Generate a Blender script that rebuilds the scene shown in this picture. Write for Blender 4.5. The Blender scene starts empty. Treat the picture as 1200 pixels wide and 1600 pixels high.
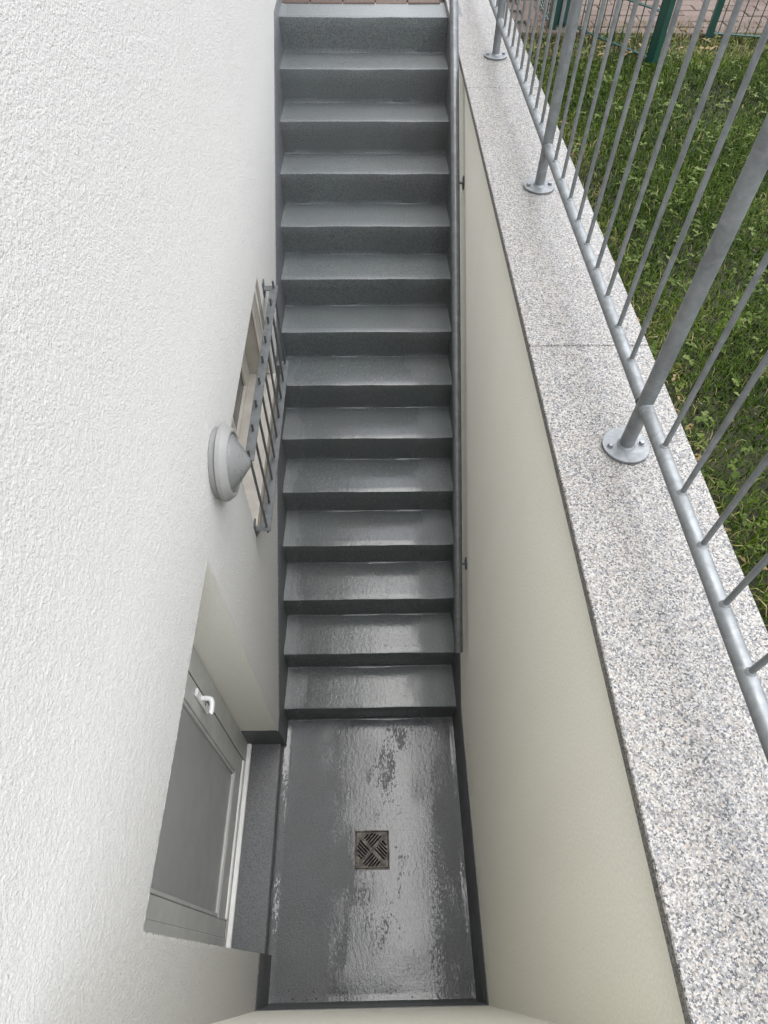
import bpy, math, random
import numpy as np
from mathutils import Matrix, Vector
random.seed(7); rng = np.random.default_rng(7)
S = bpy.context.scene
COL = S.collection

# ------------------------------------------------------------------ camera
cam = bpy.data.cameras.new('camera'); camo = bpy.data.objects.new('camera', cam); COL.objects.link(camo)
S.camera = camo
R = Matrix(((0.99978717, 0.01005836, -0.01801251), (-0.01879005, 0.8044393, -0.59373761), (0.00851795, 0.59394969, 0.80445709)))
CAM = Vector((0.5143, -1.2468, 3.7711))
camo.matrix_world = Matrix.Translation(CAM) @ R.to_4x4()
cam.sensor_fit = 'VERTICAL'; cam.sensor_height = 36; cam.sensor_width = 27
cam.lens = 982.13 / 1600 * 36
cam.clip_start = 0.02; cam.clip_end = 500

# ------------------------------------------------------------------ light
SUN_EL, SUN_AZ = math.radians(76), math.radians(15)      # azimuth from +Y towards +X
w = bpy.data.worlds.new('World'); S.world = w; w.use_nodes = True
nt = w.node_tree; nt.nodes.clear()
out = nt.nodes.new('ShaderNodeOutputWorld'); bg = nt.nodes.new('ShaderNodeBackground')
sky = nt.nodes.new('ShaderNodeTexSky'); sky.sky_type = 'NISHITA'; sky.sun_disc = False
sky.sun_elevation = SUN_EL; sky.sun_rotation = SUN_AZ; sky.dust_density = 4; sky.air_density = 1.0
mx = nt.nodes.new('ShaderNodeMix'); mx.data_type = 'RGBA'; mx.inputs[0].default_value = 0.88
tcw = nt.nodes.new('ShaderNodeTexCoord'); sxw = nt.nodes.new('ShaderNodeSeparateXYZ'); mrw = nt.nodes.new('ShaderNodeMapRange')
nt.links.new(tcw.outputs['Generated'], sxw.inputs[0]); nt.links.new(sxw.outputs[2], mrw.inputs[0])
cld = nt.nodes.new('ShaderNodeMix'); cld.data_type = 'RGBA'; nt.links.new(mrw.outputs[0], cld.inputs[0])   # overcast deck: zenith about three times the horizon
cld.inputs[6].default_value = (5.1, 5.0, 4.85, 1); cld.inputs[7].default_value = (17.7, 18.4, 20.3, 1)
nt.links.new(cld.outputs[2], mx.inputs[7])
nt.links.new(sky.outputs[0], mx.inputs[6]); nt.links.new(mx.outputs[2], bg.inputs[0])
bg.inputs[1].default_value = 0.15
nt.links.new(bg.outputs[0], out.inputs[0])
sl = bpy.data.lights.new('sun', 'SUN'); sl.energy = 0.9; sl.angle = math.radians(35); sl.color = (1, .96, .89)
so = bpy.data.objects.new('sun', sl); COL.objects.link(so)
d = Vector((math.sin(SUN_AZ) * math.cos(SUN_EL), math.cos(SUN_AZ) * math.cos(SUN_EL), math.sin(SUN_EL)))
so.rotation_euler = d.to_track_quat('Z', 'Y').to_euler(); so.location = (3, 3, 12)
S.view_settings.view_transform = 'Standard'; S.view_settings.look = 'None'
S.view_settings.exposure = 1.17; S.view_settings.gamma = 1
S.view_settings.use_curve_mapping = False

# ------------------------------------------------------------------ measures
RI, T, W = 0.18, 0.2546, 0.98       # riser, tread, width between plinths
NS = 14; ZG = RI * NS               # upper ground level
XL, XR = -0.02, 1.0                 # render face of house, face of retaining wall
YE = -1.36                          # end wall face
DY0, DY1, DZ0, DZ1 = -1.155, -0.155, 0.05, 2.04     # door opening
WY0, WY1, WZ0, WZ1 = 0.40, 1.42, 1.43, 2.035        # window opening
HC = 2.56                           # coping top
LAWN = 2.475

# ------------------------------------------------------------------ helpers
class MB:
    def __init__(s): s.v = []; s.f = []
    def add(s, v, f):
        b = len(s.v); s.v += [tuple(p) for p in v]; s.f += [tuple(i + b for i in q) for q in f]
    def box(s, x0, x1, y0, y1, z0, z1):
        s.add([(x0,y0,z0),(x1,y0,z0),(x1,y1,z0),(x0,y1,z0),(x0,y0,z1),(x1,y0,z1),(x1,y1,z1),(x0,y1,z1)],
              [(3,2,1,0),(4,5,6,7),(0,1,5,4),(1,2,6,5),(2,3,7,6),(3,0,4,7)])
    def bbox(s, x0, x1, y0, y1, z0, z1, b=0.002):     # box with chamfered vertical + top edges
        P = []
        for (i, z) in ((b, z0), (0, z0 + b), (0, z1 - b), (b, z1)):
            P.append([(x0+i+(b if i==0 else 0), y0+i, z), (x1-i-(b if i==0 else 0), y0+i, z), (x1-i, y0+i+b, z), (x1-i, y1-i-b, z),
                      (x1-i-(b if i==0 else 0), y1-i, z), (x0+i+(b if i==0 else 0), y1-i, z), (x0+i, y1-i-b, z), (x0+i, y0+i+b, z)])
        s.loft(P, True, True)
    def loft(s, rings, cap0=False, cap1=False, closed=True):
        n = len(rings[0]); v = [p for r in rings for p in r]; f = []
        for k in range(len(rings)-1):
            for i in range(n if closed else n-1):
                j = (i+1) % n
                f.append((k*n+i, k*n+j, (k+1)*n+j, (k+1)*n+i))
        if cap0: f.append(tuple(range(n-1, -1, -1)))
        if cap1: f.append(tuple((len(rings)-1)*n+i for i in range(n)))
        s.add(v, f)
    def tube(s, a, b, r, n=12, r2=None, cap=True):
        a = Vector(a); b = Vector(b); r2 = r if r2 is None else r2
        d = (b-a).normalized(); u = d.orthogonal().normalized(); v = d.cross(u)
        mk = lambda c, q: [tuple(c + u*q*math.cos(t*2*math.pi/n) + v*q*math.sin(t*2*math.pi/n)) for t in range(n)]
        s.loft([mk(a, r), mk(b, r2)], cap, cap)
    def path(s, pts, r, n=12):
        pts = [Vector(p) for p in pts]; rings = []
        u = None
        for i, p in enumerate(pts):
            d = ((pts[min(i+1, len(pts)-1)] - pts[max(i-1, 0)])).normalized()
            u = d.orthogonal().normalized() if u is None else (u - d*u.dot(d)).normalized()
            v = d.cross(u)
            rings.append([tuple(p + u*r*math.cos(t*2*math.pi/n) + v*r*math.sin(t*2*math.pi/n)) for t in range(n)])
        s.loft(rings, True, True)
    def lathe(s, c, axis, prof, n=48):      # prof [(radius, height along axis)]
        c = Vector(c); d = Vector(axis).normalized(); u = d.orthogonal().normalized(); v = d.cross(u)
        s.loft([[tuple(c + d*h + u*max(r, 1e-5)*math.cos(t*2*math.pi/n) + v*max(r, 1e-5)*math.sin(t*2*math.pi/n)) for t in range(n)] for r, h in prof], True, True)
    def obj(s, name, m, parent=None, smooth=False, loc=None):
        me = bpy.data.meshes.new(name); me.from_pydata(s.v, [], s.f); me.update()
        return link(name, me, m, parent, smooth)

def link(name, me, m, parent=None, smooth=False):
    if m and not me.materials: me.materials.append(m)
    if smooth:
        me.shade_smooth()
        try: me.set_sharp_from_angle(angle=math.radians(38))
        except Exception: pass
    o = bpy.data.objects.new(name, me); COL.objects.link(o)
    if parent:
        o.parent = parent
        o.matrix_parent_inverse = Matrix.Translation(-world_loc(parent))
    return o
def world_loc(o):
    v = Vector(o.location)
    return v if o.parent is None else v + Vector((0, 0, 0))
def thing(name, loc, label, cat, group=None):
    o = bpy.data.objects.new(name, None); COL.objects.link(o); o.location = loc; o.empty_display_size = .1
    o['label'] = label; o['category'] = cat
    if group: o['group'] = group
    return o
def structure(o): o['kind'] = 'structure'; return o
def grid_np(name, P, mask, m, parent=None, smooth=True):
    """P: (a,b,3) array of points, mask (a-1,b-1) keep"""
    a, b = P.shape[:2]
    idx = np.arange(a*b).reshape(a, b)
    q = np.stack([idx[:-1,:-1], idx[1:,:-1], idx[1:,1:], idx[:-1,1:]], -1)[mask]
    used = np.unique(q); remap = -np.ones(a*b, int); remap[used] = np.arange(len(used))
    return quads_np(name, P.reshape(-1, 3)[used], remap[q], m, parent, smooth)
def quads_np(name, V, Q, m, parent=None, smooth=True):
    me = bpy.data.meshes.new(name)
    me.vertices.add(len(V)); me.vertices.foreach_set('co', V.astype(np.float32).ravel())
    k = Q.shape[1]
    me.loops.add(Q.size); me.loops.foreach_set('vertex_index', Q.astype(np.int32).ravel())
    me.polygons.add(len(Q)); me.polygons.foreach_set('loop_start', np.arange(0, Q.size, k, dtype=np.int32))
    try: me.polygons.foreach_set('loop_total', np.full(len(Q), k, dtype=np.int32))
    except Exception: pass
    me.update(calc_edges=True)
    o = link(name, me, m, parent)
    if smooth: me.shade_smooth()
    return o

# ------------------------------------------------------------------ materials
def mat(name, col, rough=.6, metal=0, spec=.5):
    m = bpy.data.materials.new(name); m.use_nodes = True
    p = m.node_tree.nodes['Principled BSDF']
    p.inputs['Base Color'].default_value = (*col, 1); p.inputs['Roughness'].default_value = rough
    p.inputs['Metallic'].default_value = metal; p.inputs['Specular IOR Level'].default_value = spec
    return m
class NT:
    def __init__(s, m): s.t = m.node_tree; s.p = s.t.nodes['Principled BSDF']
    def n(s, ty, **k):
        o = s.t.nodes.new('ShaderNode' + ty)
        for a, b in k.items(): setattr(o, a, b)
        return o
    def l(s, a, b): s.t.links.new(a, b)
    def coord(s, scale=(1,1,1), kind='geo'):
        if kind == 'geo': o = s.n('NewGeometry').outputs['Position']
        else: o = s.n('TexCoord').outputs['Object']
        if scale == (1,1,1): return o
        v = s.n('VectorMath', operation='MULTIPLY'); s.l(o, v.inputs[0]); v.inputs[1].default_value = scale
        return v.outputs[0]
    def noise(s, c, scale, det=3, rough=.55, dist=0):
        o = s.n('TexNoise'); s.l(c, o.inputs['Vector']); o.inputs['Scale'].default_value = scale
        o.inputs['Detail'].default_value = det; o.inputs['Roughness'].default_value = rough; o.inputs['Distortion'].default_value = dist
        return o.outputs['Fac']
    def vor(s, c, scale, feat='F1', out='Distance'):
        o = s.n('TexVoronoi', feature=feat); s.l(c, o.inputs['Vector']); o.inputs['Scale'].default_value = scale
        return o.outputs[out]
    def ramp(s, f, stops, interp='LINEAR'):
        o = s.n('ValToRGB'); s.l(f, o.inputs[0]); r = o.color_ramp; r.interpolation = interp
        while len(r.elements) < len(stops): r.elements.new(.5)
        for e, (p, c) in zip(r.elements, stops):
            e.position = p; e.color = (*c, 1) if isinstance(c, tuple) else (c, c, c, 1)
        return o.outputs[0]
    def math(s, op, a, b=None, clamp=False):
        o = s.n('Math', operation=op, use_clamp=clamp)
        for i, x in enumerate((a, b)):
            if x is None: continue
            if isinstance(x, (int, float)): o.inputs[i].default_value = x
            else: s.l(x, o.inputs[i])
        return o.outputs[0]
    def mr(s, x, a, b, c=0, d=1, smooth=False):
        o = s.n('MapRange'); s.l(x, o.inputs[0])
        if smooth: o.interpolation_type = 'SMOOTHSTEP'
        for i, v in enumerate((a, b, c, d)): o.inputs[i+1].default_value = v
        return o.outputs[0]
    def mix(s, f, a, b, mode='MIX'):
        o = s.n('Mix', data_type='RGBA', blend_type=mode)
        for i, x in ((0, f), (6, a), (7, b)):
            if isinstance(x, (int, float)): o.inputs[i].default_value = x if i == 0 else (x, x, x, 1)
            elif isinstance(x, tuple): o.inputs[i].default_value = (*x, 1)
            else: s.l(x, o.inputs[i])
        return o.outputs[2]
    def bump(s, h, strength, dist, prev=None):
        o = s.n('Bump'); s.l(h, o.inputs['Height']); o.inputs['Strength'].default_value = strength; o.inputs['Distance'].default_value = dist
        if prev: s.l(prev, o.inputs['Normal'])
        return o.outputs[0]
    def base(s, x): s.l(x, s.p.inputs['Base Color'])
    def rough(s, x): s.l(x, s.p.inputs['Roughness'])
    def nrm(s, x): s.l(x, s.p.inputs['Normal'])

# white scratch render on the house
M_REND = mat('white_render', (.80,.80,.78), .92, spec=.2); n = NT(M_REND); c = n.coord()
a = n.noise(c, 330, 2, .6, 0); b = n.noise(c, 150, 2, .5, 0); b2 = n.noise(c, 85, 2, .5, 0); g = n.noise(c, 1.3, 3)
n.base(n.mix(n.mr(a, .3, .62), n.mix(n.mr(g, .3, .7), (.405,.398,.372), (.435,.428,.40)), (.51,.50,.47)))
n.nrm(n.bump(b, .7, .0040, n.bump(a, .9, .0024, n.bump(b2, .35, .0045))))
# smooth cream paint: retaining walls and reveals
def cream(name, c1, c2, amp=.35):
    m = mat(name, c1, .85, spec=.25); n = NT(m); c = n.coord()
    f = n.noise(c, 135, 4, .75); g = n.noise(n.coord((1, 1.6, .3)), 2.2, 5, .6)
    col = n.mix(n.mr(g, .3, .7), c1, c2); n.base(n.mix(n.mr(f, .38, .64, 0, .42), col, tuple(x*.72 for x in c1)))
    n.nrm(n.bump(n.noise(c, 120, 4, .7), amp*2.2, .0026)); return m
M_CREAM = cream('cream_wall_paint', (.86,.83,.72), (.89,.865,.765))
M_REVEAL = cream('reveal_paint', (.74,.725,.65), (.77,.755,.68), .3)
# grey floor coating, wet in the middle
def coating(name, base, wet, step=False):
    m = mat(name, base, .5); n = NT(m); c = n.coord()
    sep = n.n('SeparateXYZ'); n.l(c, sep.inputs[0]); x = sep.outputs[0]
    g1 = n.noise(c, 125, 4, .80); g2 = n.noise(c, 5, 4, .6); g3 = n.noise(c, 1.6, 2, .5)
    speck = n.mr(n.noise(c, 240, 1), .60, .72)
    col = n.mix(n.mr(g1, .35, .68), tuple(v*.42 for v in base), tuple(v*1.62 for v in base))
    col = n.mix(n.mr(g2, .35, .7, 0, .55), col, n.mix(.5, col, (.078,.104,.104)))
    col = n.mix(n.mr(g3, .4, .65, 0, .3), col, (.07,.066,.062))
    col = n.mix(n.math('MULTIPLY', speck, .35), col, (.20,.21,.21))
    if wet:
        s1 = n.noise(n.coord((13, 3.6, 5)), 1, 5, .66, .5); s2 = n.noise(n.coord((110, 48, 80)), 1, 3, .65); s3 = n.noise(n.coord((3.6, 2.0, 3)), 1, 3, .5)
        xj = n.math('ADD', x, n.math('ADD', n.math('MULTIPLY', n.math('SUBTRACT', s3, .5), .30), n.math('MULTIPLY', n.math('SUBTRACT', s1, .5), .16)))
        if step:
            prof = n.math('MULTIPLY', n.mr(xj, -.02, .14, .1, 1, True), n.mr(xj, .86, .72, .0, 1, True))
            hgt = n.mr(sep.outputs[2], .8, 2.0, 1, .15, True)
            fac = n.math('MULTIPLY', n.math('MULTIPLY', prof, hgt), n.mr(s2, .33, .42, .35, 1, True), True)
            ro_wet = .07
        else:
            prof = n.math('MULTIPLY', n.mr(xj, .33, .47, 0, 1, True), n.mr(xj, .90, .76, 0, 1, True))
            sm = n.math('ADD', n.math('MULTIPLY', n.math('SUBTRACT', s1, .5), 2.2), n.math('MULTIPLY', n.math('SUBTRACT', s2, .5), 2.4))
            sm = n.math('ADD', sm, n.math('MULTIPLY', n.math('SUBTRACT', s3, .5), 3.4))
            fac = n.mr(n.math('ADD', n.math('MULTIPLY', prof, .58), sm), .22, .31, 0, 1, True); ro_wet = .055
            fac = n.math('MULTIPLY', fac, n.math('MAXIMUM', n.mr(xj, .20, .36, .12, 1, True), n.mr(x, .045, .02, 0, 1, True)))
        col = n.mix(n.math('MULTIPLY', fac, .30), col, tuple(v*.7 for v in base))
        ro = n.math('ADD', n.mr(fac, 0, 1, .46, ro_wet), n.math('MULTIPLY', g1, .08))
        n.rough(ro)
        n.l(n.mr(fac, 0, 1, .5, .34), n.p.inputs['Specular IOR Level'])
        bs = n.mr(fac, 0, 1, .95, .22)
        fine = n.n('Bump'); n.l(g1, fine.inputs['Height']); n.l(bs, fine.inputs['Strength']); fine.inputs['Distance'].default_value = .0016
        n.nrm(n.bump(n.noise(n.coord((1, .6, 1)), 55, 3, .66), .34, .0022, fine.outputs[0]))
    else:
        n.rough(n.mr(g2, .3, .7, .38, .55)); n.nrm(n.bump(n.noise(c, 60, 3), .3, .002, n.bump(g1, .45, .0016)))
    n.base(col); return m
M_WET = coating('wet_grey_coating', (.058,.061,.064), True)
M_STEP = coating('wet_step_coating', (.090,.098,.095), True, True)
M_COAT = coating('grey_plinth_coating', (.086,.087,.090), False)
# granite
M_GRAN = mat('speckled_granite', (.6,.6,.58), .55); n = NT(M_GRAN); c = n.coord()
wv = n.n('TexNoise'); n.l(c, wv.inputs['Vector']); wv.inputs['Scale'].default_value = 300; wv.inputs['Detail'].default_value = 2
ad = n.n('VectorMath', operation='MULTIPLY_ADD'); n.l(wv.outputs['Color'], ad.inputs[0]); ad.inputs[1].default_value = (.006,)*3; n.l(c, ad.inputs[2])
v1 = n.n('TexVoronoi'); n.l(ad.outputs[0], v1.inputs['Vector']); v1.inputs['Scale'].default_value = 300
sp = n.n('SeparateColor'); n.l(v1.outputs['Color'], sp.inputs[0])
k1 = n.ramp(sp.outputs[0], [(0, (.010,.0105,.012)), (.15, (.038,.038,.037)), (.25, (.095,.092,.084)), (.42, (.165,.158,.140)), (.62, (.265,.254,.224)), (.93, (.205,.165,.120))], 'CONSTANT')
v2 = n.n('TexVoronoi'); n.l(ad.outputs[0], v2.inputs['Vector']); v2.inputs['Scale'].default_value = 520
sp2 = n.n('SeparateColor'); n.l(v2.outputs['Color'], sp2.inputs[0])
k2 = n.mix(n.mr(sp2.outputs[1], .80, .84), k1, (.12,.12,.13))
k3 = n.mix(n.mr(n.noise(c, 40, 3), .5, .75, 0, .25), k2, (.21,.17,.128))
n.base(n.mix(n.mr(n.noise(c, 3, 4), .35, .7, 0, .10), k3, (.21,.201,.18))); n.rough(n.mr(sp.outputs[1], 0, 1, .3, .6)); n.nrm(n.bump(n.noise(c, 300, 2), .25, .001))
# metals
def galv(name, base, metal, ro):
    m = mat(name, base, ro, metal); n = NT(m); c = n.coord()
    f = n.vor(c, 95, 'F1', 'Color'); s_ = n.n('SeparateColor'); n.l(f, s_.inputs[0]); g = n.noise(c, 22, 4, .65, .8)
    col = n.mix(n.mr(g, .3, .7), tuple(v*.72 for v in base), tuple(min(1, v*1.25) for v in base))
    n.base(n.mix(n.math('MULTIPLY', s_.outputs[0], .22), col, tuple(v*.6 for v in base)))
    st = n.noise(n.coord((30, 30, 4)), 1, 4, .6); n.rough(n.mr(st, .3, .7, ro-.1, ro+.14))
    n.nrm(n.bump(n.noise(c, 180, 2), .18, .0008)); return m
M_GALV = galv('galvanised_steel', (.19,.20,.20), .5, .47)
M_GALVD = galv('dull_zinc_steel', (.105,.11,.108), .35, .5)
M_RAIL = galv('dark_zinc_rail', (.122,.127,.127), .5, .42)
M_BOLT = mat('bolt_steel', (.22,.22,.23), .4, .8)
M_IRON = mat('cast_iron', (.17,.155,.135), .6, .3); n = NT(M_IRON); c = n.coord()
n.base(n.mix(n.mr(n.noise(c, 28, 4, .7), .42, .62), (.045,.040,.035), (.135,.123,.105))); n.nrm(n.bump(n.noise(c, 300, 2), .4, .001))
M_DARK = mat('drain_shaft', (.01,.01,.01), .9)
def plain(name, col, ro, sc=6, amt=.12, bumpy=.1, spec=.5):
    m = mat(name, col, ro, spec=spec); n = NT(m); c = n.coord()
    n.base(n.mix(n.mr(n.noise(c, sc, 4, .6), .3, .7), tuple(v*(1-amt) for v in col), tuple(min(1, v*(1+amt)) for v in col)))
    n.rough(n.mr(n.noise(c, sc*3, 3), .3, .7, ro-.06, ro+.06)); n.nrm(n.bump(n.noise(c, 140, 2), bumpy, .0008)); return m
M_UPVC = plain('pale_grey_pvc', (.46,.46,.435), .42)
M_UPVCW = plain('white_pvc_edge', (.74,.74,.71), .38)
M_PANEL = plain('grey_door_panel', (.325,.33,.312), .34, 3, .05, .04)
M_GASK = mat('black_gasket', (.03,.03,.03), .6)
M_HANDLE = plain('white_handle_paint', (.80,.80,.78), .32, 10, .04, .02)
M_SILL = plain('beige_sill', (.36,.335,.285), .6, 9, .14)
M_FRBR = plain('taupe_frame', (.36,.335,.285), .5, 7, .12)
M_LIGHTB = plain('light_beige_strip', (.62,.585,.52), .5)
M_GLASSD = mat('dark_window_glass', (.025,.024,.022), .12)
M_LRING = plain('grey_lamp_plastic', (.225,.223,.208), .55, 12, .07, .1)
M_LBASE = plain('dusty_lamp_base', (.19,.187,.178), .65, 12, .1, .1)
M_LGLASS = plain('frosted_lamp_glass', (.150,.154,.146), .30, 14, .08, .05)
M_LGLASS.node_tree.nodes['Principled BSDF'].inputs['Coat Weight'].default_value = .3
M_GREEN = plain('dark_green_powder_coat', (.005,.035,.025), .4, 8, .15)
M_SOIL = mat('soil', (.05,.04,.03), .95); n = NT(M_SOIL); c = n.coord()
n.base(n.ramp(n.noise(c, 18, 6, .7), [(.3, (.010,.010,.005)), (.52, (.022,.022,.009)), (.7, (.05,.042,.026))])); n.nrm(n.bump(n.noise(c, 60, 5), .8, .01))
def varied(name, stops, ro, sc=11, hue=None):
    m = mat(name, (.1,.1,.1), ro); n = NT(m); c = n.coord()
    at = n.n('Attribute', attribute_name='tint'); 
    col = n.ramp(at.outputs['Fac'], stops)
    g = n.noise(c, sc, 3); n.base(n.mix(n.mr(g, .35, .7, 0, .5), col, n.mix(.55, col, (.03,.045,.006)))); m.use_backface_culling = False
    p = n.p; p.inputs['Specular IOR Level'].default_value = .05
    return m
M_GRASS = varied('grass_blades', [(0, (.006,.014,.001)), (.45, (.020,.040,.002)), (.8, (.050,.080,.006)), (.93, (.13,.13,.035)), (1, (.22,.18,.09))], .55)
M_WEED = varied('weed_leaves', [(0, (.02,.034,.005)), (.6, (.05,.070,.014)), (1, (.105,.128,.045))], .42)
M_DEAD = varied('dry_leaves', [(0, (.07,.05,.02)), (1, (.22,.16,.085))], .8)
def brickmat(name, a, b, cc):
    m = mat(name, a, .92, spec=.15); n = NT(m); c = n.coord(); oi = n.n('ObjectInfo').outputs['Random']
    col = n.ramp(oi, [(0, a), (.5, b), (1, cc)])
    f = n.noise(c, 55, 5, .7); n.base(n.mix(n.mr(f, .35, .68), n.mix(.42, col, (.05,.04,.035)), n.mix(.25, col, (.17,.14,.115))))
    n.nrm(n.bump(f, .5, .004)); return m
M_PAV = brickmat('weathered_paver', (.080,.056,.045), (.102,.075,.061), (.066,.042,.034))
M_JOINT = mat('joint_sand', (.05,.035,.03), .95)
M_GROUND = plain('paved_ground_far', (.22,.20,.17), .9, 3, .3)

# ------------------------------------------------------------------ smooth noise helper
def vnoise(a, b, cell):
    ga, gb = int(a/cell)+3, int(b/cell)+3
    G = rng.random((ga, gb)) - .5
    ia = np.arange(a)/cell; ib = np.arange(b)/cell
    i0 = ia.astype(int); j0 = ib.astype(int); u = (ia-i0)[:, None]; v = (ib-j0)[None, :]
    u = u*u*(3-2*u); v = v*v*(3-2*v)
    g = lambda p, q: G[np.ix_(i0+p, j0+q)]
    return (1-u)*(1-v)*g(0,0) + u*(1-v)*g(1,0) + (1-u)*v*g(0,1) + u*v*g(1,1)

# ================================================================== HOUSE
house = thing('house', (XL, 2.3, 0), 'white rough rendered house wall with cellar door and barred window left of the stairs', 'house')
def stops(a, b, keys, st):
    ks = [a] + [k for k in keys if a < k < b] + [b]; o = []
    for p, q in zip(ks[:-1], ks[1:]):
        m_ = max(1, round((q-p)/st)); o += list(np.linspace(p, q, m_, endpoint=False))
    return np.array(o + [b])
zp = 0.29
ys = stops(YE-.02, 2.3, [DY0, DY1, WY0, WY1], .006); zs = stops(zp, 3.55, [WZ0, WZ1, DZ1], .0052)
Yg, Zg = np.meshgrid(ys, zs, indexing='ij')
na, nb = Yg.shape
disp = (vnoise(na, nb, 1.0)*.0015 + vnoise(na, nb, 2.)*.0006)
fade = np.clip((2.3-Yg)/.6, 0, 1) * np.clip((3.55-Zg)/.25, 0, 1)
Xg = XL + disp*fade
def edge(ax, v, lo, hi, other): return (np.abs(ax-v) < 1e-6) & (other > lo-1e-6) & (other < hi+1e-6)
jit = lambda: (rng.random(Yg.shape)-.5)*.0055
Yj = Yg.copy(); Zj = Zg.copy()
for (y0, y1, z0, z1) in ((DY0, DY1, 0, DZ1), (WY0, WY1, WZ0, WZ1)):
    k_ = .55 if y0 > 0 else 1
    for yy in (y0, y1): e = edge(Yg, yy, z0, z1, Zg); Yj[e] += jit()[e]*k_; Xg[e] -= .002
    for zz in (z0, z1): e = edge(Zg, zz, y0, y1, Yg); Zj[e] += jit()[e]*k_; Xg[e] -= .002
e = np.abs(Zg-zp) < 1e-6; Zj[e] += jit()[e]*.6
# stair line clip: wall starts above the sloped plinth
def plz(y): return np.where(y < -.06, zp, .33 + .7071*y)     # left plinth top
zc = (Yg[:-1,:-1]+Yg[1:,1:])/2; zz_ = (Zg[:-1,:-1]+Zg[1:,1:])/2
inb = lambda y0, y1, z0, z1: (zc > y0) & (zc < y1) & (zz_ > z0) & (zz_ < z1)
keep = ~inb(DY0, DY1, -1, DZ1) & ~inb(WY0, WY1, WZ0, WZ1) & (zz_ > plz(zc) - .02)
grid_np('wall', np.stack([Xg, Yj, Zj], -1), keep, M_REND, house)
mb = MB()   # the rest of the facade, beyond the fine area
mb.add([(XL, 2.3, 1.5), (XL, 9, 1.5), (XL, 9, 3.55), (XL, 2.3, 3.55)], [(0,1,2,3)])
mb.add([(XL, YE-.02, 3.55), (XL, 9, 3.55), (XL, 9, 5.0), (XL, YE-.02, 5.0)], [(0,1,2,3)])
mb.add([(XL, -7, 2.3), (XL, YE-.02, 2.3), (XL, YE-.02, 5.0), (XL, -7, 5.0)], [(0,1,2,3)])
mb.add([(XL, 9, 2.3), (-6, 9, 2.3), (-6, 9, 5.0), (XL, 9, 5.0)], [(0,1,2,3)])
mb.obj('upper_wall', M_REND, house)
# reveals of the two openings
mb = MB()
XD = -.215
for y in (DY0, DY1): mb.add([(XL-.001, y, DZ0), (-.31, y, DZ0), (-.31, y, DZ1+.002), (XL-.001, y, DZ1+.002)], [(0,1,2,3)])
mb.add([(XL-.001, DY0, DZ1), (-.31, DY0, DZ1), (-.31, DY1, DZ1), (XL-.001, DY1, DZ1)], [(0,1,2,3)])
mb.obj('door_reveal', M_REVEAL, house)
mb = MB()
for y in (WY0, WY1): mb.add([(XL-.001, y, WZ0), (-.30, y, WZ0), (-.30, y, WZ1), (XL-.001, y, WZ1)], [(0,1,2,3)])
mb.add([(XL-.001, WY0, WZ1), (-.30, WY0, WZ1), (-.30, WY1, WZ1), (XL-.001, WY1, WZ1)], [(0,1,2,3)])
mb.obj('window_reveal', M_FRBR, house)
mb = MB(); mb.box(-6.3, .24, -7.3, 9.3, 5.0, 5.1); mb.obj('eaves', plain('soffit_boards', (.30,.28,.25), .7), house)  # unseen eaves and roof; height and overhang shaped for sky light and reflections
mb = MB(); mb.add([(.28, -7.4, 5.11), (.28, 9.4, 5.11), (-3.2, 9.4, 6.5), (-3.2, -7.4, 6.5)], [(0,1,2,3)])
mb.add([(-3.2, -7.4, 6.5), (-3.2, 9.4, 6.5), (-6.4, 9.4, 5.11), (-6.4, -7.4, 5.11)], [(0,1,2,3)])
mb.obj('roof', plain('roof_tile_red', (.22,.09,.06), .8), house)
# plinth along the house: sloped skirting above stairs, level round the landing
def skirt(ylist, topf, sx, xw, foot):
    """cross-sections: sx=+1 house side, -1 garden wall side"""
    rings = []
    for y in ylist:
        zt = float(topf(y)); wob = (random.random()-.5)*.002
        rings.append([(xw - sx*.06, y, zt), (xw + sx*.0035, y, zt + wob), (xw + sx*.006, y, zt-.004+wob), (xw + sx*.013, y, zt-.14),
                      (xw + sx*.018 + wob*.5, y, max(foot(y), zt-.27)), (xw + sx*.0195, y, foot(y)-.03), (xw - sx*.06, y, foot(y)-.03)])
    return rings
flf = lambda y: 0.0 if y < 0 else max(0.0, .7071*y-.05)
mb = MB()
yl = list(np.arange(DY1, NS*T+1.6, .02))
topL = lambda y: min(float(plz(np.float64(y))), ZG+.06) if y < 3.3 else ZG+.06+min(.0, 0)
mb.loft(skirt(yl, topL, 1, XL, flf), True, True)
mb.loft(skirt(list(np.linspace(YE, DY0, 14)), lambda y: zp, 1, XL, lambda y: 0), True, True)
mb.box(XD, XL+.0045, DY1-.003, DY1+.04, DZ0-.02, zp+.001)
mb.box(XD, XL+.0045, DY0-.04, DY0+.003, DZ0-.02, zp+.001)
mb.obj('plinth', M_COAT, house, True)
# threshold slab
mb = MB(); rings = []
for y in np.linspace(DY0+.002, DY1-.002, 60):
    j = (random.random()-.5)*.002; e0 = -.026
    rings.append([(-.32, y, -.02), (e0+.016, y, -.02), (e0+.012, y, .006), (e0+.003+j, y, .014), (e0+j, y, DZ0-.006), (e0-.006+j, y, DZ0), (-.32, y, DZ0+.001)])
mb.loft(rings, True, True); mb.obj('door_threshold', M_COAT, house, True)

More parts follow.
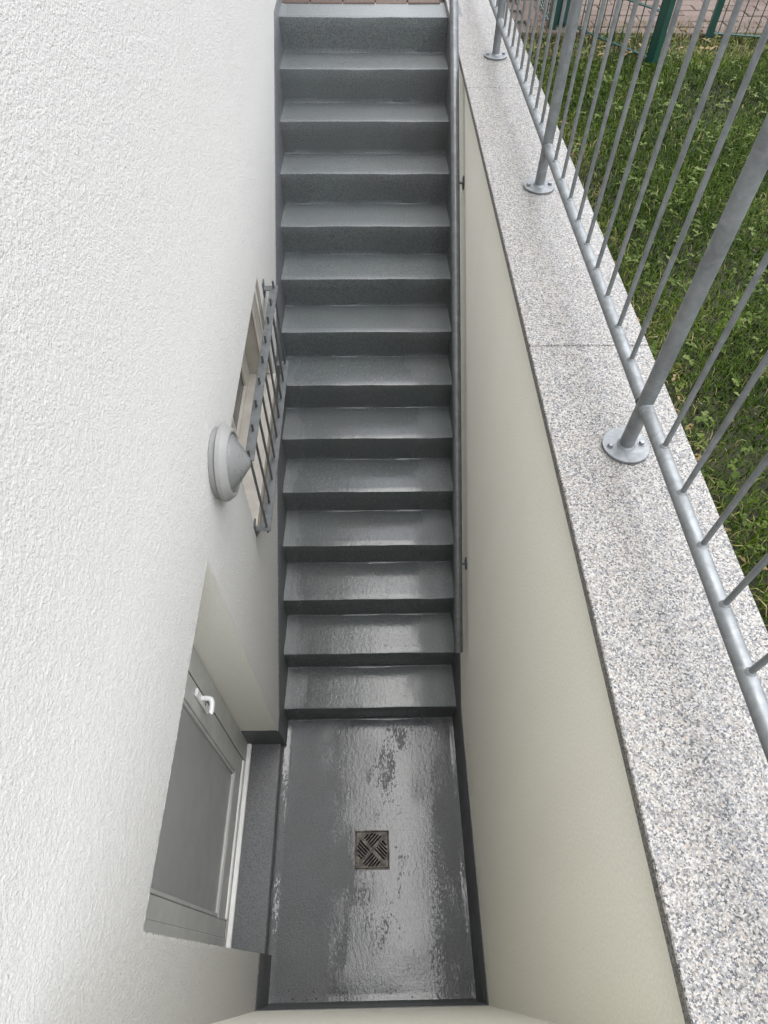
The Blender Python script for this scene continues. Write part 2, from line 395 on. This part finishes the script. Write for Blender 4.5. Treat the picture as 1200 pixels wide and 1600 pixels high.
# --- door
door_frame = None
def frame_rect(mb, xf, xb, y0, y1, z0, z1, wy0, wy1, wz0, wz1, b=.003):
    mb.bbox(xb, xf, y0, y0+wy0, z0, z1, b); mb.bbox(xb, xf, y1-wy1, y1, z0, z1, b)
    mb.bbox(xb, xf, y0+wy0+.0003, y1-wy1-.0003, z0, z0+wz0, b); mb.bbox(xb, xf, y0+wy0+.0003, y1-wy1-.0003, z1-wz1, z1, b)
LY0, LY1, LZ0 = -1.088, -.266, .125
mb = MB(); frame_rect(mb, XD, -.29, DY0+.004, DY1-.004, DZ0, DZ1, .063, .106, .070, .06)
dfo = mb.obj('door_frame', M_UPVC, house)
mb = MB(); mb.bbox(-.30, XD+.022, DY0+.005, DY1-.005, DZ0+.001, DZ0+.026, .004); mb.obj('door_sill', M_UPVCW, dfo)
mb = MB(); frame_rect(mb, XD-.004, -.285, LY0, LY1, LZ0, DZ1-.066, .070, .102, .185, .1, .003)
leaf = mb.obj('door', M_UPVC, house)
mb = MB(); mb.box(-.26, XD-.018, LY0+.068, LY1-.100, LZ0+.183, DZ1-.16); mb.obj('door_panel', M_PANEL, leaf)
GY0, GY1, GZ0, GZ1 = LY0+.070, LY1-.102, LZ0+.185, DZ1-.166
mb = MB(); frame_rect(mb, XD-.006, XD-.019, GY0+.003, GY1-.003, GZ0+.003, GZ1-.003, .014, .014, .014, .014, .003); mb.obj('glazing_bead', M_UPVC, leaf)
mb = MB()
g = .0035
for (x, y0, y1, z0, z1) in ((XD-.0025, LY0, LY1, LZ0, DZ1-.066), (XD-.009, GY0, GY1, GZ0, GZ1)):
    mb.box(x-.02, x, y1-g*.2, y1+g, z0, z1); mb.box(x-.02, x-.004, y0-g*.3, y0+g*.1, z0, z1); mb.box(x-.02, x, y0, y1, z0-g, z0)
mb.obj('gasket', M_GASK, leaf)
mb = MB(); mb.bbox(XD-.01, XD+.005, LY0+.075, LY1-.004, LZ0+.002, LZ0+.028, .005); mb.obj('weather_bar', M_UPVCW, leaf)
# handle on the far stile
HY, HZ = -.300, 1.155
mb = MB(); mb.bbox(XD-.0045, XD+.009, HY-.017, HY+.017, HZ-.115, HZ+.115, .005)
hp_ = mb.obj('handle_plate', M_HANDLE, leaf, True)
mb = MB(); mb.path([(XD+.002, HY, HZ+.035), (XD+.034, HY, HZ+.035), (XD+.047, HY-.004, HZ+.035), (XD+.053, HY-.016, HZ+.033), (XD+.053, HY-.035, HZ+.028), (XD+.052, HY-.054, HZ+.022), (XD+.048, HY-.059, HZ+.022)], .0108, 12)
mb.obj('handle', M_HANDLE, leaf, True)
mb = MB(); mb.tube((XD+.0085, HY, HZ-.03), (XD+.0105, HY, HZ-.03), .0085, 14); mb.obj('keyhole', M_BOLT, leaf)

# --- window
XW = -.15
mb = MB(); frame_rect(mb, XW, XW-.06, WY0+.002, WY1-.002, WZ0+.002, WZ1-.002, .10, .128, .048, .06, .003)
mb.bbox(XW-.05, XW-.002, (WY0+WY1)/2-.02, (WY0+WY1)/2+.02, WZ0+.0505, WZ1-.0625, .003)
win = mb.obj('window', plain('taupe_beige_frame', (.44,.41,.35), .5), house)
for i in range(2):
    mb = MB(); ym = (WY0+WY1)/2
    mb.box(XW-.022, XW-.012, (WY0+.1 if i == 0 else ym+.0205), (ym-.0205 if i == 0 else WY1-.128), WZ0+.048, WZ1-.06)
    mb.obj('pane', M_GLASSD, win)
mb = MB(); mb.bbox(-.045, -.036, WY1-.014, WY1-.002, WZ0+.024, WZ1-.003, .002); mb.bbox(-.075, -.066, WY1-.012, WY1-.002, WZ0+.024, WZ1-.003, .002)
mb.bbox(-.0655, -.0455, WY1-.006, WY1-.002, WZ0+.024, WZ1-.003, .001)
mb.obj('guide_rail', M_LIGHTB, win)
mb = MB(); mb.bbox(XW-.01, XL+.012, WY0+.002, WY1-.002, WZ0-.022, WZ0+.020, .003); sl_ = mb.obj('window_sill', M_SILL, house)
mb = MB(); mb.bbox(XL+.004, XL+.014, WY0-.004, WY1+.004, WZ0-.046, WZ0-.0225, .002); mb.obj('sill_shadow_strip', plain('brown_sill_shadow', (.20,.165,.13), .6), sl_)  # brown strip painted in for the shadow gap under the sill nose

# ================================================================== LANDING, STAIRS
DX0, DX1, DRY0, DRY1 = .400, .586, -.798, -.610
xs = stops(-.03, 1.01, [DX0, DX1], .02); yy_ = stops(YE-.01, .02, [DRY0, DRY1], .02)
Yf, Xf = np.meshgrid(yy_, xs, indexing='ij'); Zf = vnoise(*Yf.shape, 6)*.0022
near = (Xf > DX0-.03) & (Xf < DX1+.03) & (Yf > DRY0-.03) & (Yf < DRY1+.03); Zf[near] *= .2
Zf += .012*np.exp(-((Xf+.02)/.012)**2) + .012*np.exp(-((Xf-1.0)/.012)**2) + .010*np.exp(-((Yf-YE)/.012)**2)
cx = (Xf[:-1,:-1]+Xf[1:,1:])/2; cy = (Yf[:-1,:-1]+Yf[1:,1:])/2
P = np.stack([Xf, Yf, Zf], -1)
lf = grid_np('landing_floor', P[:, ::-1], (~((cx > DX0) & (cx < DX1) & (cy > DRY0) & (cy < DRY1)))[:, ::-1], M_WET)
structure(lf)
stairs = thing('staircase', (W/2, 0, 0), 'long straight flight of grey coated concrete steps, wet, between the white walls', 'stairs')
xs_ = np.linspace(-.03, 1.01, 53)
for i in range(NS):
    y0 = i*T; z0 = i*RI; rings = []
    ph = [random.random()*6 for _ in range(6)]
    for x in xs_:
        wb = .0010*math.sin(x*9+ph[0]) + .0007*math.sin(x*23+ph[1]) + (random.random()-.5)*.0012
        wz = .0009*math.sin(x*7+ph[2]) + .0006*math.sin(x*19+ph[3]) + (random.random()-.5)*.0010
        cv = .007 + .004*math.sin(x*13+ph[4]) + random.random()*.004
        cz = .007 + .002*math.sin(x*17+ph[5])
        edge_x = .006*math.exp(-((x+.02)/.015)**2) + .006*math.exp(-((x-1.0)/.015)**2)
        ye = y0+T+.012
        rings.append([(x, ye, z0-.012), (x, y0-cv, z0-.012), (x, y0-cv, z0+.0012), (x, y0-cv*.45, z0+.0022), (x, y0-.0012, z0+cz), (x, y0+wb*.4, z0+.03),
                      (x, y0+wb*.4, z0+RI*.6), (x, y0+wb, z0+RI-.006), (x, y0+.0015+wb, z0+RI-.0018+wz), (x, y0+.006+wb, z0+RI+wz*.8),
                      (x, y0+.04, z0+RI+edge_x), (x, y0+T*.5, z0+RI+wz*.5-.0006+edge_x), (x, y0+T-.03, z0+RI+edge_x), (x, ye, z0+RI+edge_x)])
    mb = MB(); mb.loft(rings, True, True); mb.obj('step', M_STEP, stairs, True)

# --- drain
drain = thing('drain', ((DX0+DX1)/2, (DRY0+DRY1)/2, 0), 'small square cast iron floor drain with slotted grate set in the landing', 'drain')
mb = MB(); e = .006
frame = [(DX0, DX1, DRY0, DRY0+e), (DX0, DX1, DRY1-e, DRY1), (DX0, DX0+e, DRY0+e, DRY1-e), (DX1-e, DX1, DRY0+e, DRY1-e)]
for a_ in frame: mb.box(*a_, -.05, .0025)
mb.obj('drain_frame', M_IRON, drain)
mb = MB(); mb.add([(DX0,DRY0,-.12),(DX1,DRY0,-.12),(DX1,DRY1,-.12),(DX0,DRY1,-.12),(DX0,DRY0,-.03),(DX1,DRY0,-.03),(DX1,DRY1,-.03),(DX0,DRY1,-.03)],
                  [(0,1,2,3),(0,4,5,1),(1,5,6,2),(2,6,7,3),(3,7,4,0)]); mb.obj('drain_shaft', M_DARK, drain)
cxd, cyd = (DX0+DX1)/2, (DRY0+DRY1)/2; hw = (DX1-DX0)/2-e-.002; hh = (DRY1-DRY0)/2-e-.002
mb = MB(); mb.bbox(cxd-hw, cxd+hw, cyd-hh, cyd+hh, -.012, .001, .0015)
plate = mb.obj('grate', M_IRON, drain)
cut = MB(); s2 = math.sqrt(.5)
def uv(u, v): return (cxd + (u+v)*s2, cyd + (u-v)*s2)       # u along '/', v along '\' (towards lower right)
def slot(u0, u1, v0, v1):
    p = [uv(u0, v0), uv(u1, v0), uv(u1, v1), uv(u0, v1)]
    if (p[1][0]-p[0][0])*(p[2][1]-p[1][1])-(p[1][1]-p[0][1])*(p[2][0]-p[1][0]) < 0: p = p[::-1]
    cut.add([(x, y, -.02) for x, y in p]+[(x, y, .01) for x, y in p], [(3,2,1,0),(4,5,6,7),(0,1,5,4),(1,2,6,5),(2,3,7,6),(3,0,4,7)])
RR = .082
for k in range(5):
    a0 = .0095 + k*.0136; a1 = a0+.0078; am = a1
    L_ = math.sqrt(max(RR*RR-am*am, 1e-6))
    slot(.008, L_, -a1, -a0); slot(a0, a1, .008, L_); slot(-L_, -.008, a0, a1); slot(-a1, -a0, -L_, -.008)
co = cut.obj('cutter', M_DARK)
md = plate.modifiers.new('b', 'BOOLEAN'); md.object = co; md.operation = 'DIFFERENCE'; md.solver = 'EXACT'
dg = bpy.context.evaluated_depsgraph_get(); dg.update()
nm = bpy.data.meshes.new_from_object(plate.evaluated_get(dg)); plate.modifiers.clear(); plate.data = nm
if not nm.materials: nm.materials.append(M_IRON)
bpy.data.objects.remove(co)
mb = MB()
for s in (-.005, 0, .005):
    a_, b_ = uv(-.022, s*.9), uv(.022, s*.9); mb.tube((*a_, .0012), (*b_, .0012), .0011, 6)
mb.obj('grate_rib', M_IRON, drain)

# ================================================================== RETAINING WALLS
rw = thing('retaining_wall', (1.17, 1.3, 0), 'smooth cream retaining wall with speckled granite coping right of the stairs', 'wall')
mb = MB()
ys2 = np.linspace(YE-.3, 6.5, 60)
mb.add([(XR, YE-.3, -.1), (XR, 6.5, -.1), (XR, 6.5, HC-.03), (XR, YE-.3, HC-.03)], [(0,1,2,3)])
mb.box(XR+.001, 1.33, YE-.3, 6.5, -.1, HC-.0305)
mb.obj('wall_face', M_CREAM, rw)
topR = lambda y: zp if y < -.04 else min(.315+.7071*y, ZG+.04)
mb = MB(); mb.loft(skirt(list(np.arange(YE+.0, NS*T+.4, .02)), topR, -1, XR, flf), True, True); mb.obj('plinth', M_COAT, rw, True)
slabs = [-1.658, .259, 2.167, 4.075, 6.0]
random.seed(3)
for a_, b_ in zip(slabs[:-1], slabs[1:]):
    mb = MB(); dz = random.uniform(-.0006, .0006)
    mb.bbox(.986, 1.347, a_+.0014, b_-.0014, HC-.03, HC+dz, .0025); mb.obj('coping_slab', M_GRAN, rw)
mb = MB(); mb.box(.99, 1.343, slabs[0]+.004, slabs[-1]-.004, HC-.03, HC-.004); mb.obj('joint_mortar', plain('joint_mortar', (.16,.14,.12), .9), rw)
ew = thing('end_wall', (.5, YE-.15, 0), 'cream end wall closing the stairwell behind the landing', 'wall')
mb = MB(); mb.box(XL-.05, XR, YE-.28, YE, -.1, HC-.03); mb.obj('wall_face', M_CREAM, ew)
mb = MB(); rings = [[(x, YE-.05, zp-.02), (x, YE+.003, zp-.02), (x, YE+.006, zp-.03), (x, YE+.010, .02), (x, YE+.02, .002), (x, YE+.02, -.03), (x, YE-.05, -.03)] for x in np.linspace(XL-.01, XR+.01, 20)]
mb.loft(rings, True, True); mb.obj('plinth', M_COAT, ew, True)
mb = MB(); mb.bbox(XL+.003, .9845, -1.655, YE+.012, HC-.03, HC, .0025); mb.obj('coping_slab', M_GRAN, ew)

# ================================================================== HANDRAIL on the garden wall
hr = thing('handrail', (.952, .1, .73), 'dark round steel handrail running up the cream wall beside the steps', 'handrail')
XH = .951
def hz(y): return .727 + (y-.097)*.7733
mb = MB(); mb.tube((XH, .097, hz(.097)), (XH, 3.35, hz(3.35)), .0225, 24); mb.obj('rail', M_RAIL, hr, True)
mb = MB(); mb.lathe((XH, .097-.0012, hz(.097)-.001), (0, -1, -.7733), [(.0205, -.001), (.0205, .0008), (.016, .0016), (.0001, .002)], 24); mb.obj('end_cap', M_GALV, hr, True)
for y in (.473, 2.024, 3.2):
    z = hz(y)
    mb = MB(); mb.path([(XH, y, z-.018), (XH, y, z-.03), (XH+.006, y, z-.036), (XR-.002, y, z-.036)], .006, 10)
    b_ = mb.obj('bracket', M_RAIL, hr, True)
    mb = MB(); mb.lathe((XR, y, z-.036), (-1, 0, 0), [(.034, 0), (.034, .004), (.031, .0055), (.0001, .0056)], 28); mb.obj('bracket_plate', M_RAIL, b_, True)

# ================================================================== STEEL RAILING on the coping
rf = thing('railing', (1.173, 1.2, HC), 'galvanised steel railing of thin round bars standing on the granite coping', 'railing')
XP = 1.173; ZB = 2.71; ZT = 3.62
posts = [-1.51, -.15, 1.21, 2.57, 3.93]
for y in posts:
    mb = MB(); mb.tube((XP, y, HC+.006), (XP, y, ZT), .0187, 24)
    p_ = mb.obj('post', M_GALV, rf, True)
    mb = MB(); mb.lathe((XP, y, HC+.0007), (0, 0, 1), [(.060, 0), (.0605, .001), (.0605, .007), (.0595, .008), (.0001, .0081)], 48); mb.obj('base_plate', M_GALV, p_, True)
    mb = MB(); mb.lathe((XP, y, HC+.0085), (0, 0, 1), [(.0240, 0), (.0220, .003), (.0193, .0055), (.0187, .006)], 32); mb.obj('weld', M_GALV, p_, True)
    for s in (-1, 1):
        mb = MB(); c_ = (XP+s*.042, y+.004*s, HC+.0088)
        mb.lathe(c_, (0,0,1), [(.0105, 0), (.0105, .0012), (.0001, .0013)], 20); mb.lathe((c_[0], c_[1], c_[2]+.0013), (0,0,1), [(.0078, 0), (.0078, .005), (.0066, .0064), (.0001, .0066)], 6)
        mb.obj('bolt', M_BOLT, p_)
bar_me = None
for a_, b_ in zip(posts[:-1], posts[1:]):
    mb = MB(); mb.tube((XP, a_+.016, ZB), (XP, b_-.016, ZB), .0168, 20)
    for s, yy in ((1, a_+.0195), (-1, b_-.0195)): mb.lathe((XP, yy, ZB), (0, s, 0), [(.0180, -.006), (.0180, .001), (.0169, .003)], 20)
    for k in range(9):
        y = a_+.147+k*.133; mb.lathe((XP, y, ZB+.0145), (0,0,1), [(.0105, 0), (.0085, .0035), (.0062, .006)], 10)
    mb.obj('bottom_rail', M_GALV, rf, True)
    for k in range(9):
        y = a_+.147+k*.133
        if bar_me is None:
            m_ = MB(); m_.tube((0, 0, ZB+.014), (0, 0, ZT-.002), .0060, 10); o = m_.obj('bar', M_GALV, rf, True); bar_me = o.data
        else: o = link('bar', bar_me, None, rf)
        o.location = (XP + random.uniform(-.0006, .0006), y, 0)
        o.matrix_parent_inverse = Matrix.Translation(-rf.location)
mb = MB(); mb.tube((XP, posts[0]-.1, ZT), (XP, posts[-1]+.1, ZT), .0212, 24); mb.obj('top_rail', M_GALV, rf, True)

# ================================================================== WINDOW GRILLE
gr = thing('window_grille', (.03, .95, 1.42), 'dark steel bar grille fixed in front of the cellar window', 'window grille')
GX = .032; GYa, GYb = .385, 1.545
for z in (1.425, 1.905):
    mb = MB(); mb.bbox(GX-.0195, GX+.0195, GYa, GYb, z-.003, z+.003, .001); mb.obj('strap', M_GALVD, gr)
    for y, s in ((GYa+.02, 1), (GYb-.02, -1)):
        mb = MB(); mb.bbox(XL+.003, GX-.0198, y-.0195, y+.0195, z-.003, z+.003, .001); b_ = mb.obj('mounting_arm', M_GALVD, gr)
        mb = MB(); mb.bbox(XL-.001, XL+.0052, y-.024, y+.024, z-.04, z+.04, .0015); mb.obj('mounting_plate', M_GALVD, b_)
for k in range(9):
    y = GYa + .022 + k*(GYb-GYa-.044)/8
    mb = MB(); mb.tube((GX, y, 1.385), (GX, y, 1.947), .0056, 10); mb.obj('bar', M_GALVD, gr, True)

# ================================================================== WALL LAMP
LYc, LZc = .185, 2.125
wl = thing('wall_lamp', (XL, LYc, LZc), 'round grey bulkhead wall lamp with cone shaped frosted glass beside the window grille', 'lamp')
c_ = (XL-.002, LYc, LZc)
mb = MB(); mb.lathe(c_, (1,0,0), [(.120, 0), (.124, .004), (.124, .020), (.119, .022)], 64); mb.obj('lamp_base', M_LBASE, wl, True)
mb = MB(); mb.lathe(c_, (1,0,0), [(.119, .0222), (.130, .0225), (.133, .026), (.133, .040), (.131, .042), (.118, .060), (.111, .0625), (.106, .061), (.104, .052)], 72); mb.obj('lamp_ring', M_LRING, wl, True)
mb = MB(); mb.lathe(c_, (1,0,0), [(.1035, .0525), (.102, .056), (.064, .083), (.024, .110), (.016, .1150), (.008, .1172), (.0001, .118)], 72)
mb.obj('lamp_glass', M_LGLASS, wl, True)
mb = MB(); yA = LYc-.118*math.cos(math.radians(28)); zA = LZc-.118*math.sin(math.radians(28))
mb.tube((XL+.045, yA, zA), (XL+.053, yA, zA), .005, 12); mb.obj('screw', M_BOLT, wl)

# ================================================================== GROUND, PAVING, LAWN
def ground_sheet():
    mb = MB(); z = 2.44
    for x0, x1, y0, y1 in ((1.33, 120, -120, 120), (XL-.03, 1.33, NS*T+.01, 120), (-120, 1.33, -120, YE-.28), (-120, -6, YE-.28, 120)):
        mb.add([(x0,y0,z),(x1,y0,z),(x1,y1,z),(x0,y1,z)], [(0,1,2,3)])
    return structure(mb.obj('ground', M_SOIL))
ground_sheet()
# paving beds with individual bricks
def paver_mesh():
    mb = MB(); L, B = .196, .096
    rings = []
    for i, z in ((0, -.06), (0, -.006), (.0025, -.0015), (.006, 0)):
        rings.append([(-L/2+i, -B/2+i, z), (L/2-i, -B/2+i, z), (L/2-i, B/2-i, z), (-L/2+i, B/2-i, z)])
    mb.loft(rings, False, True); me = bpy.data.meshes.new('brick'); me.from_pydata(mb.v, [], mb.f); me.materials.append(M_PAV); return me
pme = paver_mesh()
bed = MB(); bed.box(XL-.03, .985, NS*T+.012, 7.5, ZG-.09, ZG-.012); bed.box(1.35, 9, 3.16, 7.5, 2.40, 2.478)
bed = structure(bed.obj('paving', M_JOINT))
far = MB(); random.seed(11)
def brick(x, y, z, rot, single):
    z += random.uniform(-.003, .003); rot += random.uniform(-.02, .02)
    if single:
        o = link('brick', pme, None, bed); o.location = (x, y, z)
        o.rotation_euler = (random.uniform(-.012, .012), random.uniform(-.012, .012), rot)
    else:
        c, s = math.cos(rot), math.sin(rot)
        v = [(x+a*c-b*s, y+a*s+b*c, z+h) for h in (-.05, 0) for a, b in ((-.098,-.048),(.098,-.048),(.098,.048),(-.098,.048))]
        far.add(v, [(4,5,6,7),(0,1,5,4),(1,2,6,5),(2,3,7,6),(3,0,4,7)])
y = NS*T-.018+.05; r_ = 0
while y < 7.4:
    x = XL + .08 + (.1 if r_ % 2 else 0)
    while x < .9: brick(x, y, ZG+.006, 0, r_ < 3); x += .2
    y += .1; r_ += 1
y = 3.16+.05; r_ = 0
while y < 7.4:
    x = 1.46 + (.1 if r_ % 2 else 0)
    while x < 8.8: brick(x, y, 2.492, 0, (y < 4.25 and 1.5 < x < 3.6)); x += .2
    y += .1; r_ += 1
fo = far.obj('brick', M_PAV, bed); fo['kind'] = 'stuff'
# lawn
def tri_field(name, n, area, hfun, wfun, mat_, label, cat, lean=.6, seg=2, tintf=None, dens=None, base=LAWN):
    x0, x1, y0, y1 = area
    X = rng.uniform(x0, x1, n); Y = rng.uniform(y0, y1, n)
    if dens is not None: k = rng.random(n) < dens(X, Y); X = X[k]; Y = Y[k]
    n = len(X); h = hfun(X, Y, n); wd = wfun(n); az = rng.uniform(0, 2*np.pi, n)
    ln = rng.uniform(.2, 1, n)*lean
    face = az + np.pi/2 + rng.normal(0, .4, n)
    ux, uy = np.cos(face), np.sin(face); lx, ly = np.cos(az), np.sin(az)
    gz = base + gh(X, Y)
    B = np.stack([X, Y, gz], -1)
    U = np.stack([ux, uy, 0*ux], -1)*wd[:, None]/2
    mid = B + np.stack([lx*ln*h*.35, ly*ln*h*.35, h*.62], -1)
    tip = B + np.stack([lx*ln*h*1.1, ly*ln*h*1.1, h*(1-.35*ln)], -1)
    V = np.stack([B-U, B+U, mid+U*.8, mid-U*.8, tip], 1).reshape(-1, 3)
    i = np.arange(n)[:, None]*5
    Q = np.concatenate([i+np.array([[0,1,2,3]])], 0)
    Tn = i+np.array([[3,2,4]])
    me = bpy.data.meshes.new(name); me.vertices.add(len(V)); me.vertices.foreach_set('co', V.astype(np.float32).ravel())
    li = np.concatenate([Q.ravel(), Tn.ravel()]).astype(np.int32)
    ls = np.concatenate([np.arange(n)*4, n*4+np.arange(n)*3]).astype(np.int32)
    me.loops.add(len(li)); me.loops.foreach_set('vertex_index', li); me.polygons.add(2*n); me.polygons.foreach_set('loop_start', ls)
    me.update(calc_edges=True)
    at = me.attributes.new('tint', 'FLOAT', 'POINT'); t = tintf(X, Y, n) if tintf else rng.random(n)
    at.data.foreach_set('value', np.repeat(t, 5).astype(np.float32))
    o = link(name, me, mat_); o['kind'] = 'stuff'; o['label'] = label; o['category'] = cat
    return o
_N = [(rng.uniform(.5, 9), rng.uniform(.5, 9), rng.uniform(0, 6)) for _ in range(9)]
def fld(X, Y, s=0):
    v = 0*X
    for i, (a_, b_, p_) in enumerate(_N): v = v + np.sin(a_*X*(1 if i % 2 else -1)+b_*Y+p_+s*(i+1))
    return v/3
def gh(X, Y): return .006*fld(X, Y, 1.3)
def path_edge(X): return 3.12 + .05*np.sin(X*7) + .03*np.sin(X*17)
def dens_g(X, Y): return np.where(Y > path_edge(X), .12, np.where(Y > path_edge(X)-.28, .55, np.where(X < 1.40, .55, 1)))
def tint_g(X, Y, n):
    t = rng.random(n)*.62 + .10*fld(X, Y, .5) + .12
    dry = (rng.random(n) < np.where(X < 1.47, .20, .05) + np.where(Y > path_edge(X)-.32, .45, 0)); t[dry] = rng.uniform(.88, 1, dry.sum()); return np.clip(t, 0, 1)
tri_field('lawn_grass', 190000, (1.352, 3.9, -1.2, 3.35), lambda X, Y, n: rng.uniform(.018, .048, n)*(1+.25*fld(X, Y, 2.)), lambda n: rng.uniform(.002, .0042, n),
          M_GRASS, 'short green lawn growing beyond the railing', 'grass', 1.1, tintf=tint_g, dens=dens_g)
tri_field('lawn_grass', 26000, (3.9, 7, -1.2, 3.3), lambda X, Y, n: rng.uniform(.03, .07, n), lambda n: rng.uniform(.006, .012, n),
          M_GRASS, 'lawn stretching away to the right of the railing', 'grass', 1.1, tintf=tint_g)
# broad leaved weeds: rosettes of lobed leaves
def weeds(name, nros, area, label, mat_, lmin, lmax, up=.5, dens=None, kmin=4, kmax=8):
    V = []; F = []; Tn = []; out = np.array([(0,.0,.0),(.25,.16,.0),(.42,.10,0),(.6,.24,0),(.78,.13,0),(1,0,0),(.78,-.13,0),(.6,-.24,0),(.42,-.10,0),(.25,-.16,0)])
    for _ in range(nros):
        X = rng.uniform(area[0], area[1]); Y = rng.uniform(area[2], area[3])
        if dens and rng.random() > dens(X, Y): continue
        z = LAWN + float(gh(np.float64(X), np.float64(Y))) + rng.uniform(.004, .035); t0 = rng.random()
        for k in range(rng.integers(kmin, kmax)):
            a = rng.uniform(0, 6.283); L = rng.uniform(lmin, lmax); ca, sa = math.cos(a), math.sin(a); el = rng.uniform(-.1, up); tw = rng.uniform(-.4, .4)
            b = len(V)
            for (u, v, _z) in out:
                zz = math.sin(el)*u*L - .35*u*u*L + abs(v)*L*.35 + v*L*tw; uu = u*L*math.cos(el); vv = v*L
                V.append((X+uu*ca-vv*sa, Y+uu*sa+vv*ca, z+zz)); Tn.append(min(1, max(0, t0*.7+rng.uniform(0, .3))))
            F += [(b+0, b+1, b+9), (b+1, b+2, b+8, b+9), (b+2, b+3, b+7, b+8), (b+3, b+4, b+6, b+7), (b+4, b+5, b+6)]
    me = bpy.data.meshes.new(name); me.from_pydata(V, [], F); at = me.attributes.new('tint', 'FLOAT', 'POINT'); at.data.foreach_set('value', np.array(Tn, np.float32))
    o = link(name, me, mat_); o['kind'] = 'stuff'; o['label'] = label; o['category'] = 'weeds'; return o
dw = lambda X, Y: .25+.75*(fld(np.float64(X), np.float64(Y), 4.) > .1) + (.6 if (Y < .6) else 0)
weeds('lawn_weeds', 2500, (1.37, 3.6, -1.1, 3.1), 'low weeds with lobed leaves among the grass', M_WEED, .013, .034, .8, dw)
weeds('dry_leaves', 40, (1.36, 3.4, 2.75, 3.2), 'brown dry leaves along the edge of the paving', M_DEAD, .02, .05, .4, None, 2, 5)
weeds('dry_leaves', 60, (1.352, 1.47, -1.0, 3.0), 'withered leaves along the granite edge of the lawn', M_DEAD, .015, .03, .4, None, 1, 3)

# specks of dirt washed into the corners of the landing and the treads
V = []; F = []
def speck(x, y, z, q):
    b = len(V); k = 5; a0 = random.random()*6
    for i in range(k): V.append((x+q*random.uniform(.6, 1.2)*math.cos(a0+i*6.283/k), y+q*random.uniform(.6, 1.2)*math.sin(a0+i*6.283/k), z))
    V.append((x, y, z+q*.8)); F.extend([(b+i, b+(i+1) % k, b+k) for i in range(k)])
random.seed(5)
for _ in range(26): speck(random.uniform(.03, .95), YE+.03+random.random()**2*.05, .004, random.uniform(.0015, .004))
for _ in range(22): speck(random.choice((.03, .95))+random.uniform(-.012, .012), random.uniform(YE+.03, -.02), .004, random.uniform(.0012, .0032))
for _ in range(30): speck(random.uniform(.03, .95), random.uniform(YE+.05, -.05), .002, random.uniform(.001, .0024))
for i in range(NS):
    for _ in range(random.randint(1, 5)): speck(random.uniform(.03, .95), i*T+T-random.random()**2*.2-.012, (i+1)*RI+.0005, random.uniform(.001, .0028))
me = bpy.data.meshes.new('dirt'); me.from_pydata(V, [], F)
o = link('dirt', me, mat('dark_dirt', (.02,.018,.014), .9)); o['kind'] = 'stuff'; o['label'] = 'dark specks of dirt on the landing and steps'

# ================================================================== GREEN MESH FENCES
def mesh_fence(a, b, label, ends, hgt=1.0, z0=2.51, pr=.02):
    a = Vector((*a, 0)); b = Vector((*b, 0)); d = (b-a); L = d.length; d.normalize()
    t = thing('mesh_fence', (a.x, a.y, LAWN), label, 'fence', 'green wire mesh fences beyond the lawn')
    nrm = Vector((-d.y, d.x, 0))
    def sq(p, w1, w2, z0_, z1_):
        m_ = MB(); P_ = [p + d*w1*i + nrm*w2*j for i, j in ((-1,-1),(1,-1),(1,1),(-1,1))]
        m_.loft([[(q.x, q.y, z0_) for q in P_], [(q.x, q.y, z1_) for q in P_]], True, True); return m_
    for e_ in ends:
        p_ = sq(a if e_ == 0 else b, pr, pr, LAWN-.03, LAWN+hgt+.05).obj('post', M_GREEN, t)
    k = 0
    zz = z0
    while zz < LAWN+hgt:
        m_ = MB()
        for s in (-.0065, .0065): m_.tube(tuple(a+d*.02+nrm*s)[:2]+(zz,), tuple(b-d*.02+nrm*s)[:2]+(zz,), .0042, 6)
        m_.obj('twin_rod', M_GREEN, t); zz += .2
    q = .045
    while q < L-.02:
        p = a+d*q; m_ = MB(); m_.tube((p.x, p.y, z0-.02), (p.x, p.y, LAWN+hgt), .0028, 6); m_.obj('rod', M_GREEN, t); q += .05
    return t
mesh_fence((1.665, 3.27), (2.045, 2.70), 'dark green mesh fence panel ending at the nearer thick green post', (0, 1), pr=.022)
mesh_fence((2.49, 3.10), (4.99, 2.60), 'dark green mesh fence panel running right from the slimmer green post', (0, 1), pr=.018)
mesh_fence((.2+1.4, 5.35), (1.595, 3.22), 'green mesh fence seen through the railing behind the paired posts', (1,), pr=.022)
